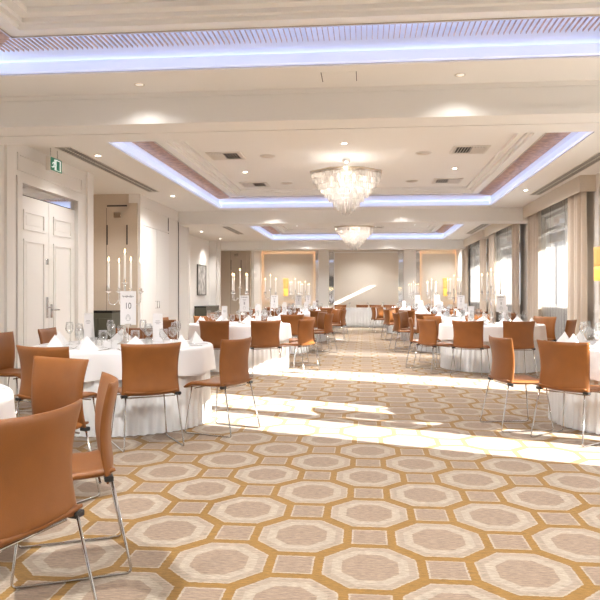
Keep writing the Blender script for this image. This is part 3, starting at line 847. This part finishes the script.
def make_goblet():
    prof = [(0.036, 0), (0.034, 0.003), (0.008, 0.008), (0.005, 0.02), (0.005, 0.055), (0.016, 0.065), (0.038, 0.085), (0.043, 0.115), (0.040, 0.165)]
    inn = [(0.038, 0.165), (0.041, 0.116), (0.036, 0.088), (0.012, 0.07)]
    return MB().lathe(prof + inn, 16).build('water_goblet', 'glass')
GB = Proto(make_goblet())
def make_knife():
    mb = MB(); mb.sheet(lambda u, v: Vector(((u-0.5)*(0.020 if v > 0.45 else 0.013)*(1-0.6*max(0, v-0.85)/0.15), -0.11+0.22*v, 0.004)), 4, 14, 0.004)
    return mb.build('table_knife', 'steel')
KN = Proto(make_knife())
def make_fork():
    mb = MB(); mb.sheet(lambda u, v: Vector(((u-0.5)*(0.022 if 0.62 < v < 0.80 else 0.009+0.004*(1-v)), -0.10+0.16*v, 0.004+0.006*max(0, v-0.5))), 4, 14, 0.003)
    for s in (-0.009, -0.003, 0.003, 0.009): mb.tube([(s, 0.028, 0.006), (s, 0.055, 0.008), (s, 0.10, 0.006)], 0.0016, 5)
    return mb.build('table_fork', 'steel')
FK = Proto(make_fork())
def make_candelabra():
    t = thing('candelabra', 'x', 'candelabra')
    MB().lathe([(0.075, 0), (0.075, 0.008), (0.05, 0.02), (0.02, 0.04), (0.014, 0.08), (0.02, 0.11), (0.012, 0.15), (0.010, 0.30), (0.018, 0.34), (0.024, 0.36), (0.012, 0.39), (0.008, 0.50), (0.012, 0.585), (0.012, 0.60)], 18).build('stem', 'silver', t)
    MB().lathe([(0.008, 0.60), (0.030, 0.612), (0.031, 0.617), (0.014, 0.62), (0.016, 0.645), (0.014, 0.645)], 14).build('drip_cup', 'silver', t)
    for k in range(4):
        a = 0.70 + k*PI/2
        ca, sa = cos(a), sin(a)
        prof = [(0.012, 0.40), (0.03, 0.435), (0.065, 0.44), (0.085, 0.415), (0.11, 0.40), (0.145, 0.405), (0.165, 0.44), (0.165, 0.52)]
        sm = []
        P = [Vector((r*ca, r*sa, z)) for r, z in prof]
        for i in range(len(P)-1):
            p0, p1, p2, p3 = P[max(i-1, 0)], P[i], P[i+1], P[min(i+2, len(P)-1)]
            for q in range(4):
                u = q/4; sm.append(0.5*((2*p1) + (p2-p0)*u + (2*p0-5*p1+4*p2-p3)*u*u + (3*p1-p0-3*p2+p3)*u**3))
        sm.append(P[-1])
        ar = MB().tube(sm, 0.0055, 7).build('arm', 'silver', t)
        MB().lathe([(0.008, 0.51), (0.030, 0.525), (0.031, 0.53), (0.013, 0.533), (0.015, 0.56), (0.013, 0.56)], 14, (0.165*ca, 0.165*sa, 0)).build('drip_cup', 'silver', ar)
    return t
CB = Proto(make_candelabra())
def make_candle():
    t = thing('taper_candle', 'x', 'candle')
    MB().lathe([(0.0115, 0), (0.0115, 0.02), (0.0095, 0.25), (0.006, 0.262)], 12).build('wax_stick', 'wax', t)
    MB().lathe([(0.001, 0.262), (0.001, 0.272)], 6).build('wick', 'wick', t)
    MB().lathe([(0.001, 0.268), (0.0055, 0.278), (0.006, 0.286), (0.003, 0.302), (0.0006, 0.315)], 10).build('flame', 'flame', t)
    return t
CN = Proto(make_candle())
def make_menu():
    t = thing('menu_card', 'x', 'menu card')
    mb = MB(); a = 0.22
    mb.box(-0.05, 0.05, -0.001, 0.001, 0, 0.30, Matrix.Translation((0, -0.035, 0)) @ Matrix.Rotation(-0.11, 4, 'X'))
    mb.box(-0.05, 0.05, -0.001, 0.001, 0, 0.30, Matrix.Translation((0, 0.035, 0)) @ Matrix.Rotation(0.11, 4, 'X'))
    mb.build('card', 'paper', t)
    mb = MB(); mt = Matrix.Translation((0, -0.035, 0)) @ Matrix.Rotation(-0.11, 4, 'X')
    for z, w in ((0.22, 0.022), (0.205, 0.03), (0.19, 0.018)): mb.box(-w, w, -0.0022, -0.001, z, z+0.006, mt)
    mb.build('printed_lines', 'paleink', t)
    return t
MC = Proto(make_menu())
def make_number(num):
    t = thing('table_number', 'x', 'table number')
    mb = MB(); mb.lathe([(0.045, 0), (0.045, 0.006), (0.008, 0.012), (0.004, 0.02), (0.004, 0.19), (0.008, 0.20)], 14); mb.box(-0.03, 0.03, -0.006, 0.006, 0.19, 0.215)
    mb.build('stand', 'silver', t)
    MB().box(-0.078, 0.078, -0.0015, 0.0015, 0.205 if num else 0.21, 0.53 if num else 0.485).build('card', 'paper', t)
    mb = MB()   # flourish line across the top and a small crest beneath
    mb.tube([(-0.055+0.11*i/40, -0.003, (0.478 if num else 0.455) + 0.012*sin(i*1.35)*cos(i*0.21)) for i in range(41)], 0.0022, 5)
    mb.build('flourish', 'ink', t)
    mb = MB(); mb.tube([(0.022*cos(a)*(1-0.3*sin(a)), -0.003, 0.275+0.03*sin(a)) for a in [2*PI*k/20 for k in range(20)]], 0.002, 5, True)
    mb.tube([(-0.018, -0.003, 0.262), (0, -0.003, 0.30), (0.018, -0.003, 0.262)], 0.0025, 5)
    mb.build('crest', 'paleink', t)
    if num:
        c = bpy.data.curves.new('numeral', 'FONT'); c.body = num; c.size = 0.085; c.extrude = 0.0008; c.align_x = 'CENTER'
        o = bpy.data.objects.new('numeral', c); COL.objects.link(o); o.parent = t; o.location = (0, -0.0028, 0.36); o.rotation_euler = (PI/2, 0, 0); o.scale = (0.8, 1, 1)
        c.materials.append(M_['ink'])
        bpy.context.view_layer.update()
        me = bpy.data.meshes.new_from_object(o); n = bpy.data.objects.new('numeral_mesh', me); COL.objects.link(n)
        n.parent = t; n.location = o.location; n.rotation_euler = o.rotation_euler; n.scale = o.scale
        bpy.data.objects.remove(o); n.name = 'numeral'; n.data.name = 'numeral'
    else:
        mb = MB()
        for z, w in ((0.41, 0.03), (0.39, 0.02)): mb.box(-w, w, -0.003, -0.0015, z, z+0.008)
        mb.box(-0.012, 0.012, -0.003, -0.0015, 0.33, 0.375)
        mb.build('printed_lines', 'paleink', t)
    return t
TN10 = Proto(make_number('10')); TNX = Proto(make_number(''))
def make_tealight():
    t = thing('tealight_holder', 'x', 'candle holder')
    MB().lathe([(0.032, 0), (0.035, 0.004), (0.036, 0.075), (0.033, 0.075), (0.032, 0.01), (0.002, 0.008)], 16).build('glass_cup', 'glass', t)
    MB().lathe([(0.019, 0.0085), (0.019, 0.024), (0.002, 0.026)], 12).build('wax', 'wax', t)
    return t
TL = Proto(make_tealight())

ZT = 0.7575
def table(cx, cy, tname, short, seats, settings=None, full=True, number=False, menus=((-0.31, 0.18), (0.28, 0.23)), cutlery=False, cand=True):
    """seats: (angle deg, distance, twist deg, words) ; short: how labels call the table"""
    TB.place((cx, cy, 0), random.uniform(0, 6), tname, 'table', 'round banquet tables')
    for st in seats:
        if st[0] == 'abs':
            _, x, y, dg, wd = st
            CH.place((x, y, 0), math.radians(dg), f'tan leather chair {wd} of {short}', 'chair', 'tan leather banquet chairs'); continue
        (ang, dist, tw, wd) = st
        a = math.radians(ang); x, y = cx + dist*cos(a), cy + dist*sin(a)
        # chair origin sits 0.22 in front of its rear feet line
        rz = a + PI/2 + math.radians(tw)
        fx, fy = -sin(rz), cos(rz)
        CH.place((x + 0.22*fx, y + 0.22*fy, 0), rz, f'tan leather chair {wd} of {short}', 'chair', 'tan leather banquet chairs')
    ss = settings if settings is not None else [(s[0], s[3]) for s in seats]
    for (ang, wd) in ss:
        a = math.radians(ang); rz = a + PI/2
        P = lambda r, da: (cx + r*cos(a) + da*cos(a+PI/2), cy + r*sin(a) + da*sin(a+PI/2))
        w2 = wd.replace('at the ', '').replace('on the ', '')
        x, y = P(0.70, random.uniform(-0.02, 0.02)); NP.place((x, y, ZT), rz + random.uniform(-0.3, 0.3), f'folded white napkin, {w2} place of {short}', 'napkin', f'napkins on {short}')
        x, y = P(0.52, 0.13); WG.place((x, y, ZT), 0, f'tall wine glass, {w2} place of {short}', 'glass', f'wine glasses on {short}')
        x, y = P(0.47, 0.02); GB.place((x, y, ZT), 0, f'water goblet, {w2} place of {short}', 'glass', f'water goblets on {short}')
        if cutlery:
            x, y = P(0.71, 0.165); KN.place((x, y, ZT), rz, f'steel knife, {w2} place of {short}', 'knife', f'knives on {short}')
            x, y = P(0.71, -0.165); FK.place((x, y, ZT), rz, f'steel fork, {w2} place of {short}', 'fork', f'forks on {short}')
    if not cand: return
    rzc = 0.0 if number else 0.5*(cx*1.7 % 1.0)
    CB.place((cx, cy, ZT), rzc, f'five-armed silver candelabra at centre of {short}', 'candelabra', 'silver candelabras')
    CN.place((cx, cy, ZT+0.64), 0, f'tall lit candle in the middle cup on {short}', 'candle', f'candles on {short}')
    for k in range(4):
        a = 0.70 + k*PI/2 + rzc
        q = ['far right', 'far left', 'near left', 'near right'][k]
        CN.place((cx + 0.165*cos(a), cy + 0.165*sin(a), ZT+0.555), 0, f'lit candle on the {q} arm of candelabra, {short}', 'candle', f'candles on {short}')
    (TN10 if number else TNX).place((cx + 0.12, cy - 0.24, ZT), -0.02, f'white table number card {"reading 10 " if number else ""}on silver stand, {short}', 'table number', 'table number cards')
    for i, (mx, my) in enumerate(menus):
        MC.place((cx + mx, cy + my, ZT), random.uniform(-0.3, 0.3), f'tall white menu card {"left" if mx < 0 else "right"} of the candelabra, {short}', 'menu card', f'menu cards on {short}')
    for i, (ang, w) in enumerate(((-20, 'right'), (200, 'left'), (236, 'near'))):
        a = math.radians(ang); TL.place((cx + 0.30*cos(a), cy + 0.30*sin(a), ZT), 0, f'small glass tealight holder {w} of the candelabra, {short}', 'candle holder', f'tealights on {short}')

AI, NE, FA, WA, WI = 'on the aisle side', 'at the near side', 'at the far side', 'on the wall side', 'on the window side'
NA, FAI, NW, FW = 'at the near aisle corner', 'at the far aisle corner', 'at the near wall corner', 'at the far wall corner'
NWI, FWI = 'at the near window corner', 'at the far window corner'

# door-side row
table(-2.58, 2.95, 'round white-clothed banquet table cut by the picture edge', 'the edge-cut front table',
      [('abs', -1.31, 2.28, 75, NA), ('abs', -1.40, 3.06, 115, AI), ('abs', -1.98, 3.93, 155, FA)], settings=[(21, AI), (50, FAI), (80, FA), (110, FW)], cand=False, cutlery=True)
table(-2.39, 6.6, 'round white-clothed banquet table carrying the number 10 card', 'table 10',
      [(-61, 1.38, 4, NA), (-22, 1.36, 0, AI), (-93.5, 1.60, -11, NE), (174, 1.45, 0, WA), (104, 1.38, 0, FA), (141, 1.78, 42, FW)],
      settings=[(-61, NA), (-22, AI), (-97, NE), (-135, NW), (112, FA), (18, 'on the far half of the aisle side'), (75, FAI), (178, WA)], number=True, menus=((-0.54, 0.40), (0.23, 0.35)), cutlery=True)
def row8(side, off=0.0, skip=()):
    W_ = WA if side == 'L' else WI
    if side == 'L': names = [(0, AI), (45, FAI), (90, FA), (135, FW), (180, WA), (-135, NW), (-90, NE), (-45, NA)]
    else: names = [(0, WI), (45, FWI), (90, FA), (135, FAI), (180, AI), (-135, NA), (-90, NE), (-45, NWI)]
    return [(a+off+random.uniform(-4, 4), 1.36+random.uniform(-0.03, 0.06), random.uniform(-5, 5), w) for a, w in names if w not in skip]
table(-2.15, 11.6, 'round white-clothed banquet table, third from the front in the door-side row', 'the third door-side table',
      [(-62, 1.36, 0, NA), (-26, 1.38, 0, AI), (-97, 1.36, 0, NE), (-140, 1.36, 4, NW), (178, 1.4, 0, WA), (130, 1.36, 0, FW), (88, 1.36, 0, FA), (30, 1.36, 0, FAI)], cutlery=True)
table(-2.08, 14.9, 'round white-clothed banquet table, fourth from the front in the door-side row', 'the fourth door-side table', row8('L', -18))
table(-1.90, 18.5, 'round white-clothed banquet table, fifth from the front in the door-side row', 'the fifth door-side table', row8('L', -14))
table(-1.95, 22.2, 'round white-clothed banquet table, last in the door-side row', 'the last door-side table', row8('L', -10))
# window-side row
table(2.68, 6.9, 'round white-clothed banquet table at the front of the window-side row', 'the first window-side table',
      [(-138, 1.38, 0, NA), (-167, 1.48, 0, AI)],
      settings=[(-138, NA), (-167, AI), (-100, NE), (160, FAI), (125, FA), (90, FWI), (50, WI)], cutlery=True, cand=False)
table(2.15, 11.9, 'round white-clothed banquet table, second in the window-side row', 'the second window-side table',
      [(-83, 1.40, 0, NE), (-115, 1.40, 0, NA), (-148, 1.40, 0, 'on the near half of the aisle side'), (176, 1.38, 0, AI), (-32, 1.36, 0, WI), (38, 1.45, 0, FWI), (90, 1.38, 0, FA), (132, 1.38, 0, FAI)], cutlery=True)
table(2.0, 15.6, 'round white-clothed banquet table, third in the window-side row', 'the third window-side table', row8('R', 10))
table(1.85, 19.2, 'round white-clothed banquet table, fourth in the window-side row', 'the fourth window-side table', row8('R', 12))
table(1.6, 22.8, 'round white-clothed banquet table, last in the window-side row', 'the last window-side table', row8('R', 8))

# head table across the end of the room
t = thing('head_table', 'long straight white-clothed head table before the end wall', 'table', (0.5, 26.75, 0))
mb = MB(); mb.cbox(-2.2, 2.2, -0.40, 0.40, 0.735, 0.75, 0.006)
mb.build('tablecloth', 'linen', t)
def hs(u, v):
    per = 2*(4.36+0.76); s = u*per
    if s < 4.36: x, y = -2.18+s, -0.38
    elif s < 5.12: x, y = 2.18, -0.38+(s-4.36)
    elif s < 9.48: x, y = 2.18-(s-5.12), 0.38
    else: x, y = -2.18, 0.38-(s-9.48)
    w = 0.012*sin(s*2*PI/0.12)*(0.3+0.7*(1-v))
    return Vector((x + (w if abs(x) > 2.17 else 0), y + (w if abs(abs(y)-0.38) < 1e-6 else 0), 0.006 + 0.73*v))
MB().sheet(hs, 640, 4, 0.003).build('table_skirt', 'skirt', t)
NTHC = ['first', 'second', 'third', 'fourth', 'fifth']
for i, x in enumerate((-1.0, -0.12, 0.43, 0.98)):
    CH.place((x, 27.45, 0), PI + random.uniform(-0.06, 0.06), f'tan leather chair behind the head table, {NTHC[i]} from the door side', 'chair', 'tan leather banquet chairs')
for i, x in enumerate((-1.4, -0.6, 0.1, 0.7, 1.3, 2.0)):
    WG.place((x, 26.65, 0.7505), 0, f'tall wine glass on head table, {["first","second","third","fourth","fifth","sixth"][i]} from the door side', 'glass', 'wine glasses on the head table')

# ------------------------------------------------------------------ camera, light, world
cam = bpy.data.cameras.new('camera'); co = bpy.data.objects.new('camera', cam); COL.objects.link(co)
co.location = (0, 0, 1.25); co.rotation_euler = (PI/2, 0, math.radians(5.46))
cam.sensor_width = 36; cam.lens = 680/600*36; cam.shift_y = -5/600; cam.clip_end = 200
S.camera = co

sun = bpy.data.lights.new('sun', 'SUN'); sun.energy = 15.0; sun.angle = math.radians(0.6); sun.color = (1.0, 0.97, 0.93)
so = bpy.data.objects.new('sun', sun); COL.objects.link(so)
E = math.radians(24.0); h = Vector((0.928, -0.371, 0)).normalized()
tosun = Vector((h.x*cos(E), h.y*cos(E), sin(E)))
so.rotation_euler = tosun.to_track_quat('Z', 'Y').to_euler(); so.location = (12, -8, 8)
w = bpy.data.worlds.new('sky'); S.world = w; w.use_nodes = True
bg = w.node_tree.nodes['Background']; bg.inputs['Color'].default_value = (0.95, 0.97, 1.0, 1); bg.inputs['Strength'].default_value = 0.5

S.view_settings.view_transform = 'Standard'; S.view_settings.look = 'None'; S.view_settings.exposure = 1.0; S.view_settings.gamma = 1.0; S.view_settings.use_curve_mapping = False
S.cycles.use_denoising = True
S.cycles.max_bounces = 10; S.cycles.diffuse_bounces = 6; S.cycles.glossy_bounces = 4; S.cycles.transmission_bounces = 6; S.cycles.transparent_max_bounces = 24
S.cycles.caustics_reflective = False; S.cycles.caustics_refractive = False; S.cycles.sample_clamp_indirect = 6.0
